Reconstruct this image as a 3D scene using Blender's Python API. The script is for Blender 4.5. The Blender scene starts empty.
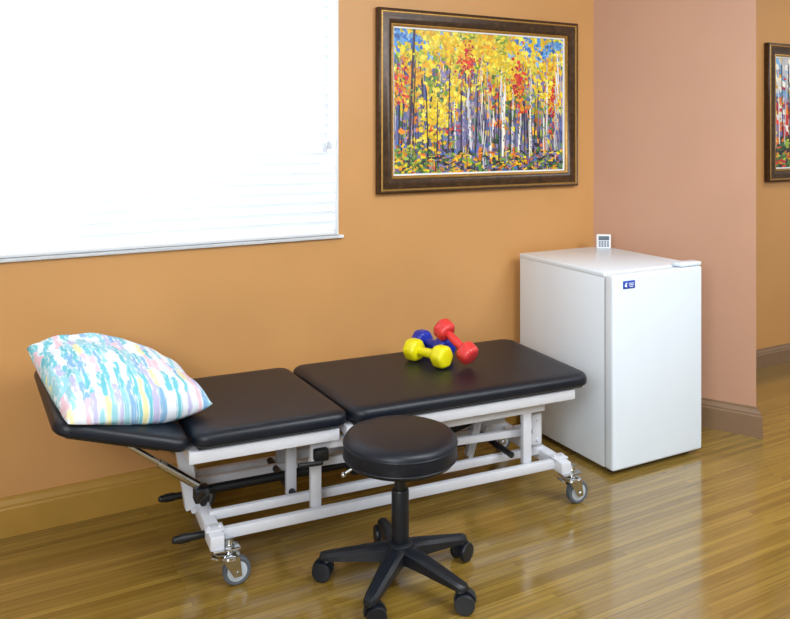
import bpy, bmesh, math, random
from mathutils import Vector, Matrix
C = bpy.context.scene.collection
scene = bpy.context.scene
PI = math.pi
R = math.radians
scene.view_settings.view_transform = 'Standard'

# ------------------------------------------------------------------ materials
def lin(c):
    out = []
    for v in c[:3]:
        v = v / 255.0
        out.append(v / 12.92 if v <= 0.04045 else ((v + 0.055) / 1.055) ** 2.4)
    return (out[0], out[1], out[2], 1.0)

def newmat(name):
    m = bpy.data.materials.new(name)
    m.use_nodes = True
    nt = m.node_tree
    return m, nt, nt.nodes['Principled BSDF']

def N(nt, t, **kw):
    n = nt.nodes.new(t)
    for k, v in kw.items():
        setattr(n, k, v)
    return n

def mat(name, col, rough=0.5, metal=0.0, var=0.06, scale=30.0, bump=0.0, bscale=200.0, coat=0.0, spec=None):
    m, nt, b = newmat(name)
    tc = N(nt, 'ShaderNodeTexCoord')
    ns = N(nt, 'ShaderNodeTexNoise')
    ns.inputs['Scale'].default_value = scale
    nt.links.new(tc.outputs['Object'], ns.inputs['Vector'])
    rp = N(nt, 'ShaderNodeValToRGB')
    c = lin(col)
    rp.color_ramp.elements[0].position = 0.3
    rp.color_ramp.elements[1].position = 0.7
    rp.color_ramp.elements[0].color = tuple(x * (1 - var) for x in c[:3]) + (1,)
    rp.color_ramp.elements[1].color = tuple(min(1, x * (1 + var)) for x in c[:3]) + (1,)
    nt.links.new(ns.outputs['Fac'], rp.inputs['Fac'])
    nt.links.new(rp.outputs['Color'], b.inputs['Base Color'])
    b.inputs['Roughness'].default_value = rough
    b.inputs['Metallic'].default_value = metal
    if coat:
        b.inputs['Coat Weight'].default_value = coat
    if spec is not None:
        b.inputs['Specular IOR Level'].default_value = spec
    if bump:
        n2 = N(nt, 'ShaderNodeTexNoise')
        n2.inputs['Scale'].default_value = bscale
        nt.links.new(tc.outputs['Object'], n2.inputs['Vector'])
        bp = N(nt, 'ShaderNodeBump')
        bp.inputs['Strength'].default_value = bump
        bp.inputs['Distance'].default_value = 0.002
        nt.links.new(n2.outputs['Fac'], bp.inputs['Height'])
        nt.links.new(bp.outputs['Normal'], b.inputs['Normal'])
    return m

M = {}
M['wall'] = mat('orange_wall_paint', (206, 152, 93), 0.45, var=0.035, scale=2.2, bump=0.15, bscale=120)
M['wall_angled'] = mat('cool_lit_wall_paint', (194, 150, 124), 0.45, var=0.025, scale=3, bump=0.15, bscale=120)  # pinkish cast of cool window light on this wall, put into its colour
M['wall_plain'] = mat('cream_wall_paint', (236, 236, 235), 0.7, var=0.02, scale=3)
M['ceiling'] = mat('white_ceiling_paint', (242, 243, 244), 0.8, var=0.02, scale=3)
M['base'] = mat('tan_baseboard_paint', (178, 136, 58), 0.4, var=0.05, scale=8)
M['base_shaded'] = mat('shaded_baseboard_paint', (134, 106, 80), 0.4, var=0.05, scale=8)  # same baseboard again, its dimmer lighting put into a browner colour
M['white'] = mat('white_paint', (240, 243, 247), 0.4, var=0.01)
M['cord'] = mat('grey_white_cord', (206, 212, 222), 0.5, var=0.01)
M['fridge'] = mat('white_enamel', (232, 243, 255), 0.26, var=0.008, scale=6, bump=0.04, bscale=300)
M['gasket'] = mat('grey_rubber', (196, 204, 214), 0.7)
M['vinyl'] = mat('black_vinyl', (6, 15, 29), 0.42, var=0.08, scale=15, bump=0.12, bscale=400, spec=0.44)
M['cream'] = mat('white_powder_coat', (212, 214, 222), 0.32, var=0.02)
M['blackmetal'] = mat('black_metal', (16, 18, 22), 0.45, var=0.1)
M['plastic'] = mat('black_plastic', (11, 18, 28), 0.42, var=0.1)
M['chrome'] = mat('chrome', (205, 208, 212), 0.18, metal=1.0, var=0.03)
M['tyre'] = mat('grey_tyre', (84, 90, 98), 0.6, var=0.05)
M['hub'] = mat('pale_hub', (188, 198, 208), 0.35, var=0.03)
M['yellow'] = mat('yellow_vinyl', (234, 224, 12), 0.35, var=0.04, coat=0.3)
M['red'] = mat('red_vinyl', (222, 58, 57), 0.35, var=0.04, coat=0.3)
M['blue'] = mat('blue_vinyl', (20, 46, 172), 0.35, var=0.05, coat=0.3)
M['badge'] = mat('blue_badge', (18, 66, 178), 0.4)
M['badge_white'] = mat('badge_white', (240, 246, 255), 0.4)
M['lcd'] = mat('grey_display', (120, 135, 145), 0.25)
M['digit'] = mat('dark_digits', (30, 38, 50), 0.5)
M['key'] = mat('blue_grey_key', (90, 105, 135), 0.5)
M['gold'] = mat('antique_gold', (176, 134, 66), 0.38, metal=0.5, var=0.2, scale=90)

def frame_mat():
    m, nt, b = newmat('dark_bronze_frame')
    tc = N(nt, 'ShaderNodeTexCoord')
    ns = N(nt, 'ShaderNodeTexNoise'); ns.inputs['Scale'].default_value = 40; ns.inputs['Detail'].default_value = 5
    nt.links.new(tc.outputs['Object'], ns.inputs['Vector'])
    rp = N(nt, 'ShaderNodeValToRGB')
    rp.color_ramp.elements[0].position = 0.3; rp.color_ramp.elements[0].color = lin((52, 34, 20))
    rp.color_ramp.elements[1].position = 0.8; rp.color_ramp.elements[1].color = lin((88, 60, 34))
    nt.links.new(ns.outputs['Fac'], rp.inputs['Fac'])
    nt.links.new(rp.outputs['Color'], b.inputs['Base Color'])
    b.inputs['Roughness'].default_value = 0.32
    b.inputs['Metallic'].default_value = 0.15
    return m
M['frame'] = frame_mat()

def paint_mat():
    m, nt, b = newmat('oil_paint')
    a = N(nt, 'ShaderNodeVertexColor'); a.layer_name = 'Col'
    nt.links.new(a.outputs['Color'], b.inputs['Base Color'])
    b.inputs['Roughness'].default_value = 0.45
    return m
M['paint'] = paint_mat()

def floor_mat():
    m, nt, b = newmat('bamboo_strip_floor')
    tc = N(nt, 'ShaderNodeTexCoord')
    br = N(nt, 'ShaderNodeTexBrick')
    br.offset = 0.37; br.offset_frequency = 2
    br.inputs['Scale'].default_value = 1.0
    br.inputs['Brick Width'].default_value = 1.0
    br.inputs['Row Height'].default_value = 0.025
    br.inputs['Mortar Size'].default_value = 0.0006
    br.inputs['Mortar Smooth'].default_value = 0.4
    br.inputs['Bias'].default_value = 0.0
    br.inputs['Color1'].default_value = lin((128, 100, 40))
    br.inputs['Color2'].default_value = lin((156, 128, 58))
    br.inputs['Mortar'].default_value = lin((96, 72, 28))
    nt.links.new(tc.outputs['Object'], br.inputs['Vector'])
    mp = N(nt, 'ShaderNodeMapping'); mp.inputs['Scale'].default_value = (1.6, 74, 1)
    nt.links.new(tc.outputs['Object'], mp.inputs['Vector'])
    ns = N(nt, 'ShaderNodeTexNoise'); ns.inputs['Scale'].default_value = 1.6; ns.inputs['Detail'].default_value = 4
    nt.links.new(mp.outputs['Vector'], ns.inputs['Vector'])
    rp = N(nt, 'ShaderNodeValToRGB')
    rp.color_ramp.elements[0].position = 0.3; rp.color_ramp.elements[0].color = (0.74, 0.71, 0.64, 1)
    rp.color_ramp.elements[1].position = 0.72; rp.color_ramp.elements[1].color = (1.15, 1.14, 1.12, 1)
    nt.links.new(ns.outputs['Fac'], rp.inputs['Fac'])
    mx = N(nt, 'ShaderNodeMix', data_type='RGBA', blend_type='MULTIPLY')
    mx.inputs['Factor'].default_value = 1.0
    nt.links.new(br.outputs['Color'], mx.inputs[6]); nt.links.new(rp.outputs['Color'], mx.inputs[7])
    nt.links.new(mx.outputs[2], b.inputs['Base Color'])
    rr = N(nt, 'ShaderNodeMapRange'); rr.inputs[3].default_value = 0.14; rr.inputs[4].default_value = 0.27
    nt.links.new(ns.outputs['Fac'], rr.inputs[0]); nt.links.new(rr.outputs[0], b.inputs['Roughness'])
    n4 = N(nt, 'ShaderNodeTexNoise'); n4.inputs['Scale'].default_value = 3.5; n4.inputs['Detail'].default_value = 2
    nt.links.new(tc.outputs['Object'], n4.inputs['Vector'])
    bp = N(nt, 'ShaderNodeBump'); bp.inputs['Strength'].default_value = 0.3; bp.inputs['Distance'].default_value = 0.004
    nt.links.new(n4.outputs['Fac'], bp.inputs['Height']); nt.links.new(bp.outputs['Normal'], b.inputs['Normal'])
    b.inputs['Coat Weight'].default_value = 0.95; b.inputs['Coat Roughness'].default_value = 0.11
    nt.links.new(bp.outputs['Normal'], b.inputs['Coat Normal'])
    return m
M['floor'] = floor_mat()

def slat_mat():
    m = bpy.data.materials.new('white_blind_slat'); m.use_nodes = True
    nt = m.node_tree
    for n in list(nt.nodes): nt.nodes.remove(n)
    tc = N(nt, 'ShaderNodeTexCoord')
    ns = N(nt, 'ShaderNodeTexNoise'); ns.inputs['Scale'].default_value = 4
    nt.links.new(tc.outputs['Object'], ns.inputs['Vector'])
    rp = N(nt, 'ShaderNodeValToRGB')
    rp.color_ramp.elements[0].color = (0.86, 0.885, 0.92, 1); rp.color_ramp.elements[1].color = (0.90, 0.925, 0.95, 1)
    nt.links.new(ns.outputs['Fac'], rp.inputs['Fac'])
    d = N(nt, 'ShaderNodeBsdfDiffuse'); t = N(nt, 'ShaderNodeBsdfTranslucent')
    nt.links.new(rp.outputs['Color'], d.inputs['Color']); nt.links.new(rp.outputs['Color'], t.inputs['Color'])
    mx = N(nt, 'ShaderNodeMixShader'); mx.inputs[0].default_value = 0.44
    o = N(nt, 'ShaderNodeOutputMaterial')
    nt.links.new(d.outputs[0], mx.inputs[1]); nt.links.new(t.outputs[0], mx.inputs[2]); nt.links.new(mx.outputs[0], o.inputs['Surface'])
    return m
M['slat'] = slat_mat()

def pillow_mat():
    m, nt, b = newmat('watercolour_print_cotton')
    L = nt.links.new
    tc = N(nt, 'ShaderNodeTexCoord')
    sp = N(nt, 'ShaderNodeSeparateXYZ'); L(tc.outputs['UV'], sp.inputs[0])
    nw = N(nt, 'ShaderNodeTexNoise'); nw.inputs['Scale'].default_value = 10; nw.inputs['Detail'].default_value = 2; L(tc.outputs['UV'], nw.inputs['Vector'])
    def math_(op, a, bb):
        n = N(nt, 'ShaderNodeMath', operation=op)
        for i, x in enumerate((a, bb)):
            if x is None: continue
            if isinstance(x, (int, float)): n.inputs[i].default_value = x
            else: L(x, n.inputs[i])
        return n.outputs[0]
    s = math_('ADD', math_('MULTIPLY', sp.outputs['X'], 25.0), math_('MULTIPLY', nw.outputs['Fac'], 1.9))
    cell = math_('FLOOR', s, None)
    w1 = N(nt, 'ShaderNodeTexWhiteNoise', noise_dimensions='1D'); L(cell, w1.inputs['W'])
    r = math_('ADD', math_('ADD', math_('MULTIPLY', sp.outputs['Y'], 6.5), math_('MULTIPLY', w1.outputs['Value'], 7.0)), math_('MULTIPLY', nw.outputs['Fac'], 1.0))
    row = math_('FLOOR', r, None)
    cb = N(nt, 'ShaderNodeCombineXYZ'); L(cell, cb.inputs[0]); L(row, cb.inputs[1])
    w2 = N(nt, 'ShaderNodeTexWhiteNoise', noise_dimensions='2D'); L(cb.outputs[0], w2.inputs['Vector'])
    rp = N(nt, 'ShaderNodeValToRGB'); rp.color_ramp.interpolation = 'CONSTANT'
    cols = [(0.0, (116, 200, 216)), (0.20, (234, 240, 250)), (0.34, (158, 216, 230)), (0.50, (240, 204, 218)), (0.58, (240, 234, 176)), (0.64, (196, 194, 232)), (0.76, (140, 188, 228)), (0.88, (234, 241, 250))]
    els = rp.color_ramp.elements
    els[0].position = 0; els[0].color = lin(cols[0][1])
    els[1].position = cols[1][0]; els[1].color = lin(cols[1][1])
    for p, c in cols[2:]:
        e = els.new(p); e.color = lin(c)
    L(w2.outputs['Value'], rp.inputs['Fac'])
    # white brush edges around each dab
    fx = math_('ABSOLUTE', math_('SUBTRACT', math_('FRACT', s, None), 0.5), None)
    mp = N(nt, 'ShaderNodeMapping'); mp.inputs['Scale'].default_value = (64, 18, 1); L(tc.outputs['UV'], mp.inputs['Vector'])
    n3 = N(nt, 'ShaderNodeTexNoise'); n3.inputs['Scale'].default_value = 1.0; n3.inputs['Detail'].default_value = 3; L(mp.outputs[0], n3.inputs['Vector'])
    e_ = math_('SUBTRACT', math_('ADD', n3.outputs['Fac'], 0.14), math_('MULTIPLY', fx, 0.36))
    mk = N(nt, 'ShaderNodeMapRange'); mk.inputs[1].default_value = 0.38; mk.inputs[2].default_value = 0.56
    L(e_, mk.inputs[0])
    mx = N(nt, 'ShaderNodeMix', data_type='RGBA'); L(mk.outputs[0], mx.inputs['Factor'])
    mx.inputs[6].default_value = lin((234, 241, 250)); L(rp.outputs['Color'], mx.inputs[7])
    L(mx.outputs[2], b.inputs['Base Color'])
    b.inputs['Roughness'].default_value = 0.85
    nb = N(nt, 'ShaderNodeTexNoise'); nb.inputs['Scale'].default_value = 5; nb.inputs['Detail'].default_value = 4; L(tc.outputs['UV'], nb.inputs['Vector'])
    bp = N(nt, 'ShaderNodeBump'); bp.inputs['Strength'].default_value = 0.6; bp.inputs['Distance'].default_value = 0.04
    L(nb.outputs['Fac'], bp.inputs['Height']); L(bp.outputs['Normal'], b.inputs['Normal'])
    return m
M['pillow'] = pillow_mat()

# ------------------------------------------------------------------ mesh helpers
class MB:
    def __init__(s):
        s.bm = bmesh.new()
    def box(s, c, size, rot=None, bev=0.0, seg=2):
        mtx = Matrix.Translation(c)
        if rot is not None: mtx = mtx @ rot.to_4x4()
        mtx = mtx @ Matrix.Diagonal((size[0], size[1], size[2], 1))
        vs = bmesh.ops.create_cube(s.bm, size=1.0, matrix=mtx)['verts']
        if bev:
            es = list({e for v in vs for e in v.link_edges})
            bmesh.ops.bevel(s.bm, geom=es, offset=bev, segments=seg, affect='EDGES', profile=0.5)
        return s
    def beam(s, p0, p1, w, h, bev=0.003):
        p0 = Vector(p0); p1 = Vector(p1); d = p1 - p0
        q = d.to_track_quat('X', 'Z').to_matrix()
        return s.box((p0 + p1) / 2, (d.length, w, h), q, bev)
    def cyl(s, p0, p1, r0, r1=None, seg=20):
        p0 = Vector(p0); p1 = Vector(p1); d = p1 - p0
        if r1 is None: r1 = r0
        mtx = Matrix.Translation((p0 + p1) / 2) @ d.to_track_quat('Z', 'Y').to_matrix().to_4x4()
        bmesh.ops.create_cone(s.bm, cap_ends=True, segments=seg, radius1=r0, radius2=r1, depth=d.length, matrix=mtx)
        return s
    def ball(s, c, r, seg=14):
        bmesh.ops.create_uvsphere(s.bm, u_segments=seg, v_segments=seg // 2 + 1, radius=r, matrix=Matrix.Translation(c)); return s
    def tube(s, pts, r, seg=12):
        for a, b in zip(pts[:-1], pts[1:]): s.cyl(a, b, r, None, seg)
        for p in pts[1:-1]: s.ball(p, r, seg)
        return s
    def rings(s, rings, cap=True):
        vr = [[s.bm.verts.new(p) for p in r] for r in rings]
        n = len(vr[0])
        for a, b in zip(vr[:-1], vr[1:]):
            for i in range(n):
                s.bm.faces.new((a[i], a[(i + 1) % n], b[(i + 1) % n], b[i]))
        if cap:
            s.bm.faces.new(list(reversed(vr[0]))); s.bm.faces.new(vr[-1])
        return s
    def lathe(s, prof, c=(0, 0, 0), mtx=None, seg=32, cap=True):
        mtx = (mtx.to_4x4() if mtx is not None else Matrix.Identity(4))
        T = Matrix.Translation(c) @ mtx
        rs = [[T @ Vector((r * math.cos(2 * PI * i / seg), r * math.sin(2 * PI * i / seg), z)) for i in range(seg)] for r, z in prof]
        return s.rings(rs, cap)
    def prism(s, pts, z0, z1):
        return s.rings([[(x, y, z0) for x, y in pts], [(x, y, z1) for x, y in pts]])
    def transform(s, mtx):
        bmesh.ops.transform(s.bm, matrix=mtx, verts=s.bm.verts); return s
    def build(s, name, m, parent=None, smooth=True, angle=38):
        bmesh.ops.recalc_face_normals(s.bm, faces=s.bm.faces)
        if smooth:
            for f in s.bm.faces: f.smooth = True
            for e in s.bm.edges:
                if len(e.link_faces) == 2 and e.calc_face_angle(0) > R(angle): e.smooth = False
        me = bpy.data.meshes.new(name); s.bm.to_mesh(me); s.bm.free()
        me.materials.append(m)
        o = bpy.data.objects.new(name, me); C.objects.link(o)
        if parent is not None: o.parent = parent
        return o

def thing(name, label, cat, loc, rz=0.0, group=None):
    o = bpy.data.objects.new(name, None); C.objects.link(o)
    o.empty_display_size = 0.1
    o.location = loc; o.rotation_euler = (0, 0, rz)
    o['label'] = label; o['category'] = cat
    if group: o['group'] = group
    return o
def tag(o, label, cat, group=None):
    o['label'] = label; o['category'] = cat
    if group: o['group'] = group
    return o
def struct(o):
    o['kind'] = 'structure'; return o

# ------------------------------------------------------------------ room
YW = 3.144           # room face of the back wall
CH = 2.65
XL, XR, YR = -1.9, 6.2, -2.6
WX0, WX1, WZ0, WZ1 = -0.55, 1.458, 0.985, 2.3
f = MB(); f.box(((XL + XR) / 2, (YR + YW) / 2, -0.05), (XR - XL + 0.3, YW - YR + 0.3, 0.1)); struct(f.build('floor', M['floor'], smooth=False))
f = MB(); f.box(((XL + XR) / 2, (YR + YW) / 2, CH + 0.05), (XR - XL + 0.3, YW - YR + 0.3, 0.1)); struct(f.build('ceiling', M['ceiling'], smooth=False))
T = 0.14
w = MB()
def wbox(w, x0, x1, z0, z1):
    w.box(((x0 + x1) / 2, YW + T / 2, (z0 + z1) / 2), (x1 - x0, T, z1 - z0))
wbox(w, XL, WX0, 0, CH); wbox(w, WX1, XR, 0, CH); wbox(w, WX0, WX1, 0, WZ0); wbox(w, WX0, WX1, WZ1, CH)
struct(w.build('wall_back', M['wall'], smooth=False))
PA = (2.943, YW); PB = (3.310, 2.443); PC = (3.339, 2.49); PD = (3.40, YW)
w = MB(); w.prism([PA, PB, PC, PD], 0, CH); struct(w.build('wall_angled', M['wall_angled'], smooth=False))
w = MB(); w.box((XL - 0.05, (YR + YW) / 2, CH / 2), (0.1, YW - YR, CH)); struct(w.build('wall_left', M['wall_plain'], smooth=False))
w = MB(); w.box((XR + 0.05, (YR + YW) / 2, CH / 2), (0.1, YW - YR, CH)); struct(w.build('wall_right', M['wall_plain'], smooth=False))
w = MB(); w.box(((XL + XR) / 2, YR - 0.05, CH / 2), (XR - XL, 0.1, CH)); struct(w.build('wall_rear', M['wall_plain'], smooth=False))

BPROF = [(0, 0), (0.018, 0), (0.018, 0.098), (0.014, 0.104), (0.014, 0.112), (0.010, 0.122), (0.006, 0.128), (0.005, 0.138), (0, 0.138)]
def baseboard(name, pts, m, k=1.0):
    pts = [Vector(p + (0,)) for p in pts]
    rings = []
    for i, p in enumerate(pts):
        ns = []
        if i > 0: d = (pts[i] - pts[i - 1]).normalized(); ns.append(Vector((d.y, -d.x, 0)))
        if i < len(pts) - 1: d = (pts[i + 1] - pts[i]).normalized(); ns.append(Vector((d.y, -d.x, 0)))
        n = sum(ns, Vector()).normalized(); n = n / n.dot(ns[0])      # mitred corner
        rings.append([p + n * a + Vector((0, 0, z * k)) for a, z in BPROF])
    w = MB(); w.rings(rings)
    return struct(w.build(name, m, smooth=False))
baseboard('baseboard_back', [(XL, YW), (2.94, YW)], M['base'])
baseboard('baseboard_angled', [PA, PB, PC, PD], M['base_shaded'])
baseboard('baseboard_right', [(3.43, YW), (XR, YW)], M['base_shaded'], 0.8)

# window: frame in the reveal, sill board
w = MB()
yf = YW + 0.115
for x in (WX0 + 0.02, (WX0 + WX1) / 2, WX1 - 0.02): w.box((x, yf, (WZ0 + WZ1) / 2), (0.04, 0.03, WZ1 - WZ0), bev=0.003)
for z in (WZ0 + 0.02, WZ1 - 0.02): w.box(((WX0 + WX1) / 2, yf, z), (WX1 - WX0, 0.03, 0.04), bev=0.003)
win = struct(w.build('window_1', M['white']))
w = MB(); w.box(((WX0 + WX1) / 2, YW + 0.055, WZ0 + 0.001), (WX1 - WX0 - 0.002, 0.15, 0.014), bev=0.003)
w.box(((WX0 + WX1) / 2, YW - 0.010, WZ0 + 0.001), (WX1 - WX0 + 0.04, 0.02, 0.014), bev=0.003)
sill = w.build('window_sill', M['white'], win)
w = MB()
for x in (WX0 + 0.004, WX1 - 0.004): w.box((x, YW + 0.064, (WZ0 + WZ1) / 2), (0.010, 0.134, WZ1 - WZ0 - 0.002), bev=0.001)
w.build('window_jamb', M['white'], win)

# blind
bl = thing('window_blind', 'white horizontal slatted blind lowered over the bright window', 'blind', ((WX0 + WX1) / 2, YW + 0.022, WZ0 + 0.008))
bw = (WX1 - WX0) - 0.022
w = MB(); pitch = 0.0425; sw = 0.05
nsl = int((WZ1 - WZ0 - 0.09) / pitch)
tilt = R(60)
for k in range(nsl):
    zc = 0.040 + k * pitch
    pr = []
    for j in range(7):
        t = -0.5 + j / 6.0
        a = t * sw; c = 0.005 * (1 - 4 * t * t)
        y = -(a * math.cos(tilt)) - c * math.sin(tilt)
        z = a * math.sin(tilt)
        pr.append((y, zc + z))
    ring = pr + [(y + 0.0018, z + 0.0004) for y, z in reversed(pr)]
    w.rings([[(x, y, z) for y, z in ring] for x in (-bw / 2, bw / 2)])
w.build('slats', M['slat'], bl)
w = MB(); w.box((0, 0, 0.0085), (bw, 0.048, 0.017), bev=0.005); w.build('bottom_rail', M['white'], bl)
w = MB(); w.box((0, 0, WZ1 - WZ0 - 0.04), (bw, 0.05, 0.05), bev=0.004); w.build('head_rail', M['white'], bl)
xc = 1.393 - (WX0 + WX1) / 2
w = MB()
for dx in (-0.004, 0.006): w.cyl((xc + dx, -0.042, 0.395), (xc + dx, -0.03, WZ1 - WZ0 - 0.04), 0.0014, seg=8)
cord = w.build('pull_cord', M['cord'], bl)
for dx, dz in ((-0.008, 0.0), (0.011, 0.012)):
    w = MB(); w.lathe([(0.003, 0.034), (0.006, 0.029), (0.0105, 0.004), (0.0105, 0), (0.004, -0.002)], (xc + dx, -0.046, 0.364 + dz), seg=14)
    w.build('tassel', M['cord'], cord)

# ------------------------------------------------------------------ paintings
def rect_sweep(w, W, H, prof):
    rs = []
    for ins, d in prof:
        x, z = W / 2 - ins, H / 2 - ins
        rs.append([(-x, -d, -z), (x, -d, -z), (x, -d, z), (-x, -d, z)])
    w.rings(rs, cap=False)
def strokes(W, H, seed, pal):
    rnd = random.Random(seed)
    bm = bmesh.new(); cl = bm.loops.layers.float_color.new('Col')
    depth = [0.0]
    def quad(u, v, su, sv, ang, col):
        depth[0] += 0.0000008
        ca, sa = math.cos(ang), math.sin(ang)
        vs = []
        for a, b_ in ((-1, -1), (1, -1), (1, 1), (-1, 1)):
            x = a * su / 2 * (1 + rnd.uniform(-.25, .25)); z = b_ * sv / 2 * (1 + rnd.uniform(-.25, .25))
            X = u * W - W / 2 + x * ca - z * sa; Z = v * H - H / 2 + x * sa + z * ca
            X = max(-W / 2, min(W / 2, X)); Z = max(-H / 2, min(H / 2, Z))
            vs.append(bm.verts.new((X, -0.0005 - depth[0], Z)))
        fc = bm.faces.new(vs)
        j = rnd.uniform(0.84, 1.10)
        c = lin(tuple(max(0, min(255, q * j)) for q in col))
        for l in fc.loops: l[cl] = c
    pal(quad, rnd)
    me = bpy.data.meshes.new('canvas'); bm.to_mesh(me); bm.free(); me.materials.append(M['paint'])
    return me
YEL = [(246, 214, 40), (244, 200, 34), (250, 228, 90), (236, 176, 40), (228, 210, 70)]
ORG = [(236, 140, 36), (226, 112, 40), (244, 164, 48)]
RED = [(214, 44, 52), (228, 64, 48), (194, 40, 70)]
PUR = [(118, 112, 160), (140, 130, 176), (92, 88, 134), (164, 152, 172), (104, 120, 160)]
BLU = [(84, 152, 222), (130, 184, 236), (64, 116, 200)]
GRN = [(104, 150, 60), (76, 124, 68), (158, 184, 70), (60, 98, 58)]
DRK = [(44, 38, 56), (60, 48, 64), (38, 44, 50)]
WHT = [(240, 238, 232), (222, 222, 230), (248, 244, 230)]
def pal_autumn(q, r):
    for i in range(50):
        for j in range(32):
            u, v = (i + .5) / 50, (j + .5) / 32
            if v > .80: c = r.choice(BLU + YEL) if (u < .2 or u > .76) else r.choice(YEL + YEL + BLU[1:2] + GRN[2:3])
            elif v > .45: c = r.choice(PUR + YEL + YEL + ORG + GRN[:3])
            elif v > .14: c = r.choice(PUR + PUR + GRN + ORG + YEL[:2] + DRK[:2] + BLU[2:])
            else: c = r.choice(GRN + PUR[:3] + ORG + YEL[:2] + DRK)
            q(u, v, .032, .04, r.uniform(-.6, .6), c)
    for i in range(150):
        u = r.random(); q(u, r.uniform(.2, .6), r.uniform(.002, .006), r.uniform(.14, .5), r.uniform(-.12, .12), r.choice(PUR + WHT[1:2] + DRK + DRK + BLU[2:]))
    def mass(cx, cy, sx, sy, n, cols, big=.024):
        for i in range(n): q(r.gauss(cx, sx), r.gauss(cy, sy), r.uniform(big * .3, big), r.uniform(big * .3, big * .8), r.uniform(-1.2, 1.2), r.choice(cols))
    for i in range(32):
        mass(r.random(), r.uniform(.54, .97), r.uniform(.02, .05), r.uniform(.03, .07), 30, r.choice((YEL[:2], YEL[1:4], YEL[2:3] + YEL[4:], YEL[:1] + GRN[2:3], YEL[3:4] + ORG[2:3], GRN[:1] + GRN[2:3] + YEL[4:])), .028)
    for i in range(20): mass(r.random(), r.uniform(.25, .7), .02, .06, 14, r.choice((ORG, PUR[3:], PUR[:2], GRN[2:3] + GRN[:1], YEL[:2], GRN[:2])), .028)
    for (cx, cy, n) in ((.03, .94, 50), (.11, .92, 30), (.88, .89, 44), (.95, .93, 40), (.76, .96, 16)): mass(cx, cy, .032, .032, n, BLU, .028)
    for (cx, cy, n) in ((.25, .45, 120), (.2, .27, 50), (.62, .82, 60), (.35, .92, 80), (.9, .72, 64), (.5, .9, 60)): mass(cx, cy, .045, .08, n, YEL[:3], .027)
    for (cx, cy, sx, sy, n) in ((.04, .62, .022, .08, 60), (.40, .80, .035, .06, 74), (.72, .62, .025, .12, 110), (.93, .5, .022, .1, 60), (.28, .3, .05, .05, 20), (.56, .55, .025, .05, 16)): mass(cx, cy, sx, sy, n, RED + RED + ORG, .021)
    for u, hh in ((.092, .70), (.107, .5), (.18, .4), (.235, .3), (.30, .5), (.37, .4), (.46, .46), (.59, .4), (.75, .36)):
        q(u, .12 + hh / 2, .013 if u < .1 else .006, hh, r.uniform(-.05, .05), r.choice(DRK))
    for u in (.33, .41, .505, .55, .61, .63, .685, .72, .775, .80, .87, .90, .955):
        a = r.uniform(-.10, .10); hh = r.uniform(.25, .74); wd = r.uniform(.004, .010)
        uu = u + r.uniform(-.012, .012); nseg = 6; col = r.choice(WHT)
        for k in range(nseg): q(uu + a * .25 * (k - 2) / nseg, .12 + hh * (k + .5) / nseg, wd * r.uniform(.6, 1.2), hh / nseg * 1.15, a + r.uniform(-.06, .06), col if r.random() < .8 else r.choice(PUR[3:4] + WHT))
        for k in range(7): q(uu, r.uniform(.15, .6), .006, .005, 0, r.choice(DRK))
    for i in range(26): mass(r.random(), r.uniform(.45, .95), .02, .03, 9, r.choice((YEL[:2], YEL[2:3], ORG[:1], GRN[2:3])), .016)
    for i in range(420): q(r.random(), r.uniform(.0, .15), r.uniform(.01, .034), r.uniform(.005, .011), r.uniform(-.6, .6), r.choice(GRN + PUR[:3] + ORG + YEL[:2] + DRK + BLU[2:]))
    for i in range(90): q(r.uniform(0, .16), r.uniform(.0, .2), r.uniform(.01, .024), r.uniform(.007, .014), r.uniform(-.9, .9), r.choice(GRN + YEL[:2]))
def pal_birch(q, r):
    for i in range(34):
        for j in range(20):
            u, v = (i + .5) / 34, (j + .5) / 20
            if v > .66: c = r.choice(WHT + BLU[1:2])
            elif v > .3: c = r.choice(RED + ORG + WHT + PUR[:2])
            else: c = r.choice(GRN + DRK + ORG)
            q(u, v, .05, .055, r.uniform(-.5, .5), c)
    for i in range(200): q(r.random(), min(.99, max(.25, r.gauss(.52, .16))), r.uniform(.012, .035), r.uniform(.01, .022), r.uniform(-1, 1), r.choice(RED + ORG + YEL))
    for i in range(30): q((i + .3) / 30, .55, r.uniform(.006, .011), .5, r.uniform(-.05, .05), r.choice(WHT + WHT + DRK))
    for i in range(200): q(r.random(), r.uniform(0, .25), r.uniform(.02, .05), r.uniform(.01, .02), r.uniform(-.5, .5), r.choice(GRN + GRN + DRK + RED))
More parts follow.
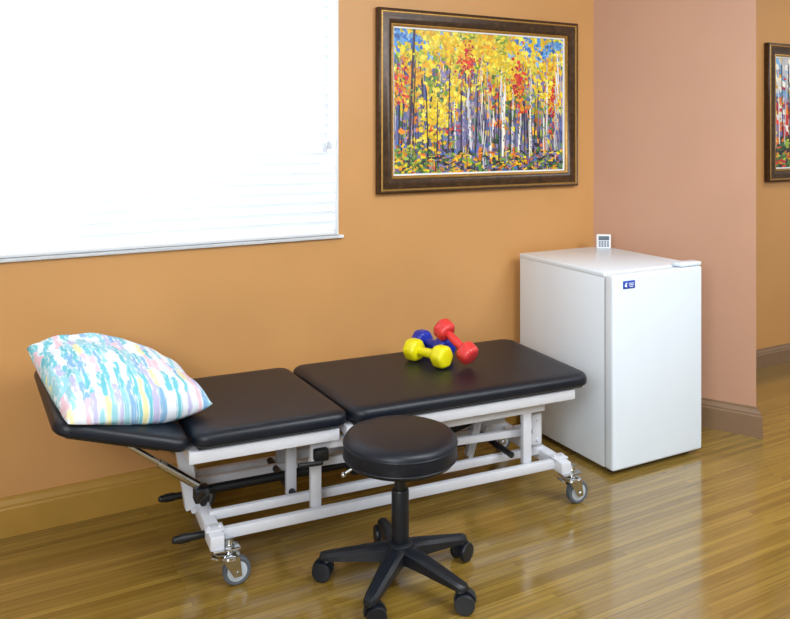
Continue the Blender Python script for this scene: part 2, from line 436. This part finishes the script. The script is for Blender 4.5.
def painting(x0, x1, z0, z1, label, pal, seed):
    W, H = x1 - x0, z1 - z0
    t = thing('framed_painting', label, 'painting', ((x0 + x1) / 2, YW - 0.002, (z0 + z1) / 2))
    w = MB(); rect_sweep(w, W, H, [(0.0, 0.0), (0.0, 0.026), (0.004, 0.032), (0.010, 0.034), (0.016, 0.030), (0.024, 0.031), (0.04, 0.036), (0.055, 0.034), (0.066, 0.026), (0.072, 0.020)])
    w.build('frame', M['frame'], t, angle=50)
    w = MB(); rect_sweep(w, W, H, [(0.068, 0.018), (0.068, 0.026), (0.072, 0.028), (0.079, 0.023), (0.081, 0.012)])
    w.build('gold_inner_edge', M['gold'], t, angle=60)
    w = MB(); rect_sweep(w, W, H, [(0.079, 0.013), (0.080, 0.016), (0.087, 0.015), (0.088, 0.008)])
    w.build('white_liner', M['white'], t, angle=60)
    w = MB(); rect_sweep(w, W, H, [(0.012, 0.032), (0.015, 0.0345), (0.019, 0.0345), (0.022, 0.030)]); w.build('gold_outer_bead', M['gold'], t)
    me = strokes(W - 0.172, H - 0.172, seed, pal)
    o = bpy.data.objects.new('canvas', me); C.objects.link(o); o.parent = t; o.location = (0, -0.007, 0)
    w = MB(); w.box((0, -0.004, 0), (W - 0.16, 0.006, H - 0.16)); w.build('backing_board', M['plastic'], t)
    return t
painting(1.642, 2.808, 1.162, 2.0, 'autumn forest painting with yellow leaves in dark bronze frame beside the window', pal_autumn, 4)
painting(4.333, 5.50, 1.13, 1.985, 'painting of pale trunks and red leaves beyond the angled wall, cut by photo edge', pal_birch, 9)

# ------------------------------------------------------------------ treatment table
BO = Vector((0.765, 2.478, 0)); BR = R(-4.6)
tb = thing('treatment_table', 'low black padded treatment table on white wheeled frame along orange wall', 'treatment table', BO, BR)
ZT = 0.498; PT = 0.05
Y0, Y1 = -0.035, 0.57
def rrect(x0, x1, y0, y1, r, z, n=8):
    pts = []
    for cx, cy, a0 in ((x1 - r, y1 - r, 0), (x0 + r, y1 - r, 90), (x0 + r, y0 + r, 180), (x1 - r, y0 + r, 270)):
        for k in range(n + 1):
            a = R(a0 + 90 * k / n); pts.append((cx + r * math.cos(a), cy + r * math.sin(a), z))
    return pts
def pad(x0, x1, y0, y1, r, z0, z1, sh0=0.0, sh1=0.0):
    w = MB(); rs = []
    for ins, z in ((0.03, z0), (0.012, z0), (0.003, z0 + 0.006), (0, z0 + 0.012), (0, z0 + 0.016), (0.0, z1 - 0.024), (0.002, z1 - 0.016), (0.007, z1 - 0.0085), (0.016, z1 - 0.0032), (0.03, z1 - 0.0008), (0.05, z1)):
        rs.append(rrect(x0 + ins, x1 - ins, y0 + ins, y1 - ins, max(0.008, r - ins), z))
    w.rings(rs)
    for v in w.bm.verts:                       # ends cut slightly askew
        k = (v.co.x - x0) / (x1 - x0)
        v.co.x += (sh0 * (1 - k) + sh1 * k) * (1 - (v.co.y - y0) / (y1 - y0))
    return w
long_pad = pad(0.368, 1.42, Y0, Y1, 0.06, ZT - PT, ZT, 0.048, 0.0).build('long_section', M['vinyl'], tb)
mid_pad = pad(-0.148, 0.360, Y0, Y1, 0.05, ZT - PT, ZT, 0.03, 0.048).build('middle_section', M['vinyl'], tb)
HX = -0.160; HT = R(17); HL = 0.44
hm = Matrix.Translation((HX, 0, ZT - PT)) @ Matrix.Rotation(HT, 4, 'Y') @ Matrix.Translation((-HX, 0, -(ZT - PT)))
hp = pad(HX - HL, HX, Y0, Y1, 0.05, ZT - PT, ZT - 0.004, 0.06, 0.03)
head_pad = hp.transform(hm).build('head_section', M['vinyl'], tb)
def pad_z(x):
    if x > HX: return ZT
    return ZT - 0.003 + (HX - x) * math.tan(HT)
# boards and upper frame
w = MB()
for x0, x1 in ((-0.10, 0.345), (0.425, 1.39)):
    w.box(((x0 + x1) / 2, 0.268, ZT - PT - 0.005), (x1 - x0, 0.55, 0.010), bev=0.002)
w.build('pad_board', M['blackmetal'], tb)
w = MB(); w.box(((HX - 0.20), 0.268, ZT - PT - 0.005), (0.28, 0.54, 0.010), bev=0.002); w.transform(hm); w.build('head_board', M['blackmetal'], tb)
zu = ZT - PT - 0.010 - 0.019
w = MB()
for y in (0.0, 0.52):
    w.beam((-0.13, y, zu), (0.372, y, zu), 0.03, 0.038); w.beam((0.398, y, zu), (1.35, y, zu), 0.03, 0.038)
for x in (-0.115, 0.355, 0.415, 0.85, 1.335): w.beam((x, 0.0, zu), (x, 0.52, zu), 0.03, 0.036)
w.build('upper_frame', M['cream'], tb)
w = MB()
for y in (0.045, 0.475): w.beam((0.30, y, zu - 0.046), (1.24, y, zu - 0.046), 0.028, 0.034)
for x in (0.31, 1.23): w.beam((x, 0.045, zu - 0.046), (x, 0.475, zu - 0.046), 0.028, 0.030)
w.build('lift_frame', M['cream'], tb)
# base frame: twin long rails at each side
w = MB(); zb = 0.150
for y in (0.02, 0.49): w.beam((-0.04, y, zb), (1.30, y, zb), 0.026, 0.034, 0.004)
for y in (0.13, 0.40): w.beam((-0.04, y, zb + 0.012), (1.30, y, zb + 0.012), 0.024, 0.030, 0.004)
w.build('base_frame', M['cream'], tb)
w = MB(); w.beam((0.30, 0.30, 0.245), (1.22, 0.30, 0.245), 0.03, 0.032); w.beam((0.30, 0.10, 0.29), (1.20, 0.10, 0.26), 0.022, 0.028); w.build('inner_rail', M['cream'], tb)
for x in (-0.045, 1.295):
    w = MB(); w.beam((x, -0.035, zb - 0.004), (x, 0.55, zb - 0.004), 0.046, 0.046, 0.006)
    w.box((x, 0.26, zb + 0.03), (0.04, 0.12, 0.03), bev=0.004)
    for y in (0.02, 0.49):
        w.box((x, y, zb + 0.022), (0.06, 0.05, 0.006), bev=0.002)
        for dx in (-0.018, 0.018): w.cyl((x + dx, y, zb + 0.024), (x + dx, y, zb + 0.031), 0.006, seg=6)
    w.build('end_beam', M['cream'], tb)
# lift arms
def arm(p0, p1, wd=0.038, th=0.024):
    w = MB(); w.beam(p0, p1, th, wd, 0.004)
    for p in (p0, p1):
        w.cyl((p[0], p[1] - th * 0.75, p[2]), (p[0], p[1] + th * 0.75, p[2]), 0.009, seg=14)
    w.build('lift_arm', M['cream'], tb)
for y in (0.05, 0.47):
    arm((0.307, y, 0.155), (0.307, y, zu - 0.03)); arm((1.165, y, 0.155), (1.165, y, zu - 0.03))
arm((0.262, 0.19, 0.14), (0.262, 0.19, zu - 0.02))
arm((0.99, 0.19, 0.165), (1.06, 0.19, zu - 0.03), 0.034)
arm((-0.075, 0.24, 0.15), (-0.115, 0.24, zu - 0.01), 0.05, 0.045)
w = MB(); w.tube([(0.262, 0.13, 0.165), (0.262, 0.47, 0.165)], 0.012); w.tube([(1.1, 0.05, 0.2), (1.1, 0.47, 0.2)], 0.012)
w.tube([(-0.03, 0.24, 0.20), (1.12, 0.24, 0.20)], 0.016)
w.build('torque_tube', M['blackmetal'], tb)
w = MB(); w.box((0.62, 0.24, 0.21), (0.24, 0.08, 0.09), bev=0.012); w.cyl((0.74, 0.24, 0.215), (1.1, 0.24, 0.30), 0.02)
w.build('motor', M['blackmetal'], tb)
for px_, py_ in ((1.10, 0.28), (1.22, 0.09)):
    w = MB(); w.box((px_, py_, 0.265), (0.085, 0.012, 0.15 if py_ > 0.2 else 0.12), bev=0.003)
    for dx, dz in ((-.02, .04), (.02, .04), (0, 0), (.02, -.04)): w.cyl((px_ + dx, py_ - 0.012, 0.265 + dz), (px_ + dx, py_ - 0.0055, 0.265 + dz), 0.006, seg=10)
    w.build('pivot_plate', M['cream'], tb)
w = MB(); w.tube([(0.30, 0.005, 0.35), (0.30, -0.03, 0.34), (0.22, -0.035, 0.345)], 0.008); w.box((0.31, 0.0, 0.355), (0.05, 0.03, 0.04), bev=0.006)
w.build('adjustment_lever', M['blackmetal'], tb)
# head supports
for y in (0.14, 0.40):
    w = MB(); w.cyl((-0.32, y, 0.455), (-0.19, y, 0.355), 0.009); w.cyl((-0.20, y, 0.362), (-0.075, y, 0.265), 0.014)
    w.box((-0.325, y, 0.462), (0.04, 0.03, 0.03), bev=0.004)
    w.build('support_strut', M['chrome'], tb)
w = MB(); w.box((-0.065, 0.13, 0.24), (0.05, 0.05, 0.05), bev=0.008); w.tube([(-0.07, 0.06, 0.24), (-0.07, 0.42, 0.24)], 0.012); w.tube([(-0.08, 0.08, 0.25), (-0.09, 0.03, 0.27), (-0.07, 0.0, 0.30)], 0.009)
w.build('strut_pivot', M['blackmetal'], tb)
for y in (0.06, 0.37):
    w = MB(); w.cyl((-0.16, y, 0.138), (-0.06, y, 0.138), 0.012); w.ball((-0.16, y, 0.138), 0.012); w.cyl((-0.15, y, 0.138), (-0.115, y, 0.138), 0.0145)
    w.build('foot_bar', M['blackmetal'], tb)
# castors
def tcastor(x, y, sx):
    w = MB()
    w.cyl((x, y, 0.096), (x, y, 0.150), 0.013)
    w.lathe([(0.030, 0.090), (0.033, 0.093), (0.033, 0.100), (0.024, 0.106)], (x, y, 0), seg=24)
    xo = x + sx * 0.022
    for s in (-1, 1):
        w.rings([[(x - 0.028, y + s * 0.023 + d, 0.096), (x + 0.028, y + s * 0.023 + d, 0.096), (xo + 0.013, y + s * 0.023 + d, 0.034), (xo - 0.013, y + s * 0.023 + d, 0.034)] for d in (-0.0018, 0.0018)])
    w.cyl((xo, y - 0.029, 0.045), (xo, y + 0.029, 0.045), 0.006, seg=12)
    w.box((x - 0.012, y, 0.122), (0.085, 0.046, 0.006), bev=0.002)
    w.cyl((x, y, 0.124), (x, y, 0.134), 0.017, seg=6)
    o = w.build('castor', M['chrome'], tb)
    rm = Matrix.Rotation(R(90), 3, 'X')
    w = MB(); w.lathe([(0.031, -0.012), (0.040, -0.014), (0.0445, -0.010), (0.045, 0), (0.0445, 0.010), (0.040, 0.014), (0.031, 0.012)], (xo, y, 0.045), rm, 36)
    w.build('tyre', M['tyre'], o)
    w = MB(); w.lathe([(0.009, -0.016), (0.012, -0.015), (0.027, -0.0135), (0.032, -0.0125), (0.032, 0.0125), (0.027, 0.0135), (0.012, 0.015), (0.009, 0.016)], (xo, y, 0.045), rm, 30)
    w.build('wheel_hub', M['hub'], o)
    w = MB(); w.box((x - sx * 0.012, y, 0.1055), (0.07, 0.04, 0.004), Matrix.Rotation(R(10 * sx), 3, 'Y'), 0.0015)
    w.box((x - sx * 0.05, y, 0.101), (0.02, 0.034, 0.008), Matrix.Rotation(R(20 * sx), 3, 'Y'), 0.003)
    w.build('brake_pedal', M['chrome'], o)
for x, y, sx in ((-0.004, -0.022, 1), (1.330, -0.022, 1), (-0.004, 0.53, 1), (1.330, 0.53, 1)): tcastor(x, y, sx)

# ------------------------------------------------------------------ pillow
def pillow():
    A = Vector((-0.485, -0.065, 0.588)); Cc = Vector((-0.022, 0.112, 0.538)); B = Vector((-0.602, 0.395, 0.722)); D = Vector((-0.160, 0.550, 0.585))
    n = 64
    bm = bmesh.new(); uvl = bm.loops.layers.uv.new('UVMap')
    cen = (A + B + Cc + D) / 4; cen.z = 0
    g = {}
    def P(u, v):
        a, b_ = 2 * u - 1, 2 * v - 1
        wob = 0.010 * math.sin(3.1 * a + 5 * b_)
        a2 = a * (1 - 0.04 * (1 - b_ * b_)) + wob * (1 - a * a); b2 = b_ * (1 - 0.04 * (1 - a * a)) + wob * (1 - b_ * b_)
        k = 1 - 0.025 * (abs(a) ** 6) * (abs(b_) ** 6)
        a2 *= k; b2 *= k
        uu, vv = (a2 + 1) / 2, (b2 + 1) / 2
        return A * (1 - uu) * (1 - vv) + Cc * uu * (1 - vv) + B * (1 - uu) * vv + D * uu * vv
    for side in (1, -1):
        for i in range(n + 1):
            for j in range(n + 1):
                edge = i in (0, n) or j in (0, n)
                if edge and side == -1: continue
                u, v = i / n, j / n; a, b_ = 2 * u - 1, 2 * v - 1
                p = P(u, v)
                h = max(0, (1 - a * a) * (1 - b_ * b_)) ** 0.44
                wr = 0.009 * math.sin(9 * u + 5 * v * v + 1) * math.sin(7 * v + 2)
                wr += 0.010 * math.sin(24 * u + 3 * math.sin(5 * v)) * abs(b_) ** 3 + 0.010 * math.sin(22 * v + 3 * math.sin(4 * u)) * abs(a) ** 3
                th = math.atan2(b_ + 1.05, a + 1.05); wr += 0.010 * math.sin(13 * th) * max(0, 1 - 0.6 * math.hypot(a + 1, b_ + 1))
                th = math.atan2(b_ - 1.05, a + 1.05); wr += 0.010 * math.sin(12 * th + 1) * max(0, 1 - 0.6 * math.hypot(a + 1, b_ - 1))
                z = p.z + (0.120 * h + wr * h ** 0.6 if side == 1 else -0.105 * h)
                z = max(z, pad_z(p.x) + (0.002 if side == -1 else 0.006))
                g[(side, i, j)] = bm.verts.new((p.x - cen.x, p.y - cen.y, z))
    for side in (1, -1):
        for i in range(n):
            for j in range(n):
                ks = [(i, j), (i + 1, j), (i + 1, j + 1), (i, j + 1)]
                vs = []
                for a_, b_ in ks:
                    vs.append(g.get((side, a_, b_)) or g[(1, a_, b_)])
                if side == -1: vs = vs[::-1]; ks = ks[::-1]
                fc = bm.faces.new(vs); fc.smooth = True
                for l, (a_, b_) in zip(fc.loops, ks): l[uvl].uv = (a_ / n, b_ / n)
    me = bpy.data.meshes.new('pillow'); bm.to_mesh(me); bm.free(); me.materials.append(M['pillow'])
    o = bpy.data.objects.new('pillow', me); C.objects.link(o)
    rot = Matrix.Rotation(BR, 4, 'Z')
    o.location = BO + rot @ cen; o.rotation_euler = (0, 0, BR)
    return tag(o, 'plump white pillow with pale turquoise, blue and pink streaks on the raised headrest', 'pillow')
pillow()

# ------------------------------------------------------------------ dumbbells
def dumbbell(c0, c1, m, label, sc=1.0):
    c0 = Vector(c0); c1 = Vector(c1); d = (c1 - c0).normalized(); mid = (c0 + c1) / 2
    t = thing('dumbbell', label, 'dumbbell', mid, group='dumbbells piled on the treatment table')
    t.rotation_euler = d.to_track_quat('Z', 'Y').to_euler()
    hh = 0.074 * sc
    w = MB(); w.lathe([(0.015 * sc, -hh), (0.0155 * sc, -0.04 * sc), (0.018 * sc, -0.02 * sc), (0.019 * sc, 0), (0.018 * sc, 0.02 * sc), (0.0155 * sc, 0.04 * sc), (0.015 * sc, hh)], seg=20)
    w.build('handle', m, t)
    for s in (-1, 1):
        w = MB()
        bmesh.ops.create_cone(w.bm, cap_ends=True, segments=6, radius1=0.050 * sc, radius2=0.050 * sc, depth=0.062 * sc, matrix=Matrix.Translation((0, 0, s * hh)) @ Matrix.Rotation(R(30), 4, 'Z'))
        bmesh.ops.bevel(w.bm, geom=list(w.bm.edges), offset=0.017 * sc, segments=5, affect='EDGES', profile=0.5)
        w.build('head', m, t, angle=60)
    return t
dumbbell((1.651, 2.820, ZT + 0.045), (1.697, 2.674, ZT + 0.045), M['yellow'], 'yellow vinyl dumbbell lying flat at the left of the pile')
dumbbell((1.754, 2.922, ZT + 0.046), (1.772, 2.776, ZT + 0.046), M['blue'], 'dark blue vinyl dumbbell half hidden between the yellow and red ones')
dumbbell((1.756, 2.752, 0.628), (1.792, 2.632, 0.555), M['red'], 'red vinyl dumbbell propped up at the right of the pile', 0.96)

# ------------------------------------------------------------------ stool
SX, SY = 1.243, 2.208
st = thing('rolling_stool', 'round black padded rolling stool with five spoke base in front of table', 'stool', (SX, SY, 0))
w = MB(); w.lathe([(0.10, 0.395), (0.160, 0.395), (0.174, 0.399), (0.180, 0.407), (0.182, 0.417), (0.182, 0.452), (0.1795, 0.464), (0.173, 0.473), (0.160, 0.4785), (0.13, 0.481), (0.06, 0.483), (0.01, 0.4835)], seg=64)
seat = w.build('seat', M['vinyl'], st)
w = MB()
for z in (0.412, 0.455):
    rr = 0.1822
    w.lathe([(rr - 0.003, z - 0.0035), (rr + 0.001, z - 0.0025), (rr + 0.0025, z), (rr + 0.001, z + 0.0025), (rr - 0.003, z + 0.0035)], seg=64, cap=False)
w.build('piping', M['vinyl'], seat)
w = MB(); w.box((0, 0, 0.384), (0.17, 0.13, 0.022), bev=0.006); w.cyl((0, 0, 0.335), (0, 0, 0.386), 0.026); w.build('seat_plate', M['blackmetal'], st)
w = MB(); w.tube([(-0.05, 0.01, 0.382), (-0.13, 0.06, 0.375), (-0.165, 0.075, 0.350)], 0.005); w.ball((-0.165, 0.075, 0.350), 0.009); w.build('height_lever', M['chrome'], st)
w = MB(); w.cyl((0, 0, 0.22), (0, 0, 0.345), 0.019); w.build('gas_piston', M['blackmetal'], st)
w = MB(); w.lathe([(0.025, 0.10), (0.028, 0.11), (0.028, 0.295), (0.025, 0.30)], seg=28); w.build('column', M['plastic'], st)
w = MB(); w.lathe([(0.032, 0.075), (0.043, 0.080), (0.046, 0.105), (0.040, 0.128), (0.032, 0.134)], seg=32); w.build('base_hub', M['plastic'], st)
RL = 0.236
def stool_leg(a):
    w = MB(); rs = []
    for r_, hw, z0, z1 in ((0.02, 0.031, 0.078, 0.126), (0.06, 0.029, 0.078, 0.122), (0.12, 0.026, 0.075, 0.110), (0.18, 0.023, 0.070, 0.099), (0.225, 0.021, 0.067, 0.090), (0.252, 0.017, 0.066, 0.085), (0.260, 0.010, 0.067, 0.082)):
        sec = [(-hw, z0), (-hw, z1 - 0.009), (-hw * 0.6, z1), (hw * 0.6, z1), (hw, z1 - 0.009), (hw, z0)]
        rs.append([(r_, y, z) for y, z in sec])
    w.rings(rs); w.transform(Matrix.Rotation(a, 4, 'Z'))
    w.build('leg', M['plastic'], st)
def stool_castor(a, sw_):
    x, y = RL * math.cos(a), RL * math.sin(a)
    T_ = Matrix.Translation((x, y, 0)) @ Matrix.Rotation(sw_, 4, 'Z') @ Matrix.Scale(1.16, 4)
    w = MB(); w.cyl((0, 0, 0.045), (0, 0, 0.064), 0.008, seg=14); w.lathe([(0.013, 0.050), (0.015, 0.053), (0.012, 0.058)], seg=18)
    hood = [[(0.012 + 0.030 * math.cos(t), yy, 0.027 + 0.030 * math.sin(t)) for t in [R(10 + 17 * k) for k in range(11)]] + [(0.012 + 0.0255 * math.cos(t), yy, 0.027 + 0.0255 * math.sin(t)) for t in [R(180 - 17 * k) for k in range(11)]] for yy in (-0.007, 0.007)]
    w.rings(hood)
    w.cyl((0.012, -0.021, 0.027), (0.012, 0.021, 0.027), 0.005, seg=12)
    w.transform(T_); o = w.build('castor', M['plastic'], st)
    rm = Matrix.Rotation(R(90), 3, 'X')
    for s in (-1, 1):
        w = MB(); w.lathe([(0.018, -0.008), (0.025, -0.0075), (0.027, -0.004), (0.027, 0.004), (0.025, 0.0075), (0.018, 0.008)], (0.012, s * 0.0165, 0.027), rm, 26)
        w.transform(T_); w.build('wheel', M['plastic'], o)
for k in range(5):
    a = R(3 + 72 * k); stool_leg(a); stool_castor(a, R((20, 75, 140, -15, -40)[k]))

# ------------------------------------------------------------------ fridge
FX, FY, FRZ = 2.390, 2.438, R(-1.2)
FW, FD, FH = 0.530, 0.645, 0.848
fr = thing('mini_fridge', 'white compact refrigerator standing in the corner beside the table', 'refrigerator', (FX, FY, 0), FRZ)
dt = 0.052
w = MB(); w.box((FW / 2, dt + 0.004 + (FD - dt - 0.004) / 2, 0.015 + (FH - 0.025) / 2), (FW - 0.004, FD - dt - 0.004, FH - 0.040), bev=0.005)
w.build('body', M['fridge'], fr)
w = MB(); w.box((FW / 2, dt + 0.003 + (FD - dt) / 2 - 0.002, FH - 0.011), (FW, FD - dt, 0.022), bev=0.006, seg=3); w.build('top_panel', M['fridge'], fr)
w = MB(); w.box((FW / 2, dt + 0.002, 0.425), (FW - 0.008, 0.008, 0.79)); w.build('gasket', M['gasket'], fr)
w = MB(); w.box((FW / 2, dt / 2, 0.022 + (FH - 0.028) / 2), (FW, dt, FH - 0.028), bev=0.012, seg=5)
door = w.build('door', M['fridge'], fr)
w = MB(); w.box((FW - 0.066, 0.030, FH + 0.005), (0.128, 0.056, 0.018), bev=0.006, seg=3); w.build('hinge_cover', M['fridge'], fr)
w = MB(); w.box((FW - 0.002, dt / 2, 0.42), (0.012, 0.022, 0.30), bev=0.005); w.build('door_grip', M['fridge'], door)
w = MB(); w.box((0.088, -0.0012, FH - 0.050), (0.066, 0.0035, 0.033), bev=0.001)
bd = w.build('badge', M['badge'], door)
w = MB()
w.rings([[(0.088 + x, y, FH - 0.050 + z) for x, z in ((-0.027, -0.003), (-0.020, 0.009), (-0.009, 0.009), (-0.016, 0.003), (-0.011, -0.009), (-0.022, -0.009))] for y in (-0.0036, -0.0028)])
for z, wd in ((0.006, 0.028), (-0.001, 0.028), (-0.008, 0.020)): w.box((0.088 + 0.011, -0.0032, FH - 0.050 + z), (wd, 0.0010, 0.0030))
w.build('emblem', M['badge_white'], bd, smooth=False)
for x in (0.05, FW - 0.05):
    for y in (0.06, FD - 0.06):
        w = MB(); w.lathe([(0.020, 0.0), (0.020, 0.008), (0.012, 0.012), (0.010, 0.046)], (x, y, 0), seg=18); w.build('foot', M['plastic'], fr)

# timer on the fridge
tm = thing('digital_timer', 'small white digital timer with keypad standing on the fridge', 'timer', (2.876, 3.0, FH), R(-36))
w = MB(); w.box((0, 0, 0.036), (0.072, 0.016, 0.072), bev=0.005, seg=3); w.box((0, 0.014, 0.004), (0.05, 0.03, 0.008), bev=0.002); w.build('case', M['white'], tm)
w = MB(); w.box((0, -0.0086, 0.053), (0.054, 0.0016, 0.022), bev=0.0006); sc = w.build('display', M['lcd'], tm)
w = MB()
def seg7(x, z, on, s=0.0055):
    segs = {'a': (0, 2, 1), 'b': (.5, 1.5, 0), 'c': (.5, .5, 0), 'd': (0, 0, 1), 'e': (-.5, .5, 0), 'f': (-.5, 1.5, 0), 'g': (0, 1, 1)}
    for k in on:
        a, b_, hz = segs[k]
        w.box((x + a * s, -0.0096, z + (b_ - 1) * s), (s if hz else 0.0016, 0.0006, 0.0016 if hz else s))
for x in (-0.018, -0.007, 0.007, 0.018): seg7(x, 0.053, 'abcdef')
w.build('digits', M['digit'], sc, smooth=False)
for r_ in range(3):
    for c_ in range(4):
        w = MB(); w.box((-0.0205 + c_ * 0.0137, -0.0086, 0.034 - r_ * 0.0105), (0.010, 0.003, 0.007), bev=0.001); w.build('key', M['key'], tm)

# ------------------------------------------------------------------ lights, world, camera
def area(name, loc, target, sx, sy, power, col):
    l = bpy.data.lights.new(name, 'AREA'); l.shape = 'RECTANGLE'; l.size = sx; l.size_y = sy; l.energy = power; l.color = col
    o = bpy.data.objects.new(name, l); C.objects.link(o); o.location = loc
    o.rotation_euler = (Vector(target) - Vector(loc)).to_track_quat('-Z', 'Y').to_euler()
    return o
area('daylight', (0.1, YW + 0.75, 1.75), (0.6, YW, 1.6), 2.6, 1.7, 98, (0.93, 0.965, 1.0))
area('ceiling_lamp', (1.8, 0.7, 2.58), (1.8, 0.7, 0), 1.2, 0.8, 52, (0.92, 0.965, 1.0))
area('flash_bounce', (-1.0, -0.2, 2.0), (1.9, 2.9, 0.5), 1.1, 0.9, 66, (0.90, 0.96, 1.0))
area('side_fill', (3.1, -0.1, 2.5), (2.5, 2.5, 0.4), 1.1, 0.8, 54, (0.86, 0.94, 1.0))  # added fill to brighten the fridge front and floor sheen, not a fixture
area('hall_ceiling_lamp', (4.9, 1.9, 2.58), (4.9, 1.9, 0), 1.2, 0.8, 18, (0.92, 0.97, 1.0))

wd = bpy.data.worlds.new('World'); scene.world = wd; wd.use_nodes = True
wd.node_tree.nodes['Background'].inputs[0].default_value = (0.9, 0.95, 1, 1)
wd.node_tree.nodes['Background'].inputs[1].default_value = 1.0

cd = bpy.data.cameras.new('camera'); cam = bpy.data.objects.new('camera', cd); C.objects.link(cam)
cam.location = (0, 0, 1.45); cam.rotation_euler = (R(90), 0, R(-29))
cd.sensor_fit = 'HORIZONTAL'; cd.sensor_width = 36; cd.lens = 36; cd.shift_y = -179.5 / 790
cd.clip_start = 0.05
scene.camera = cam
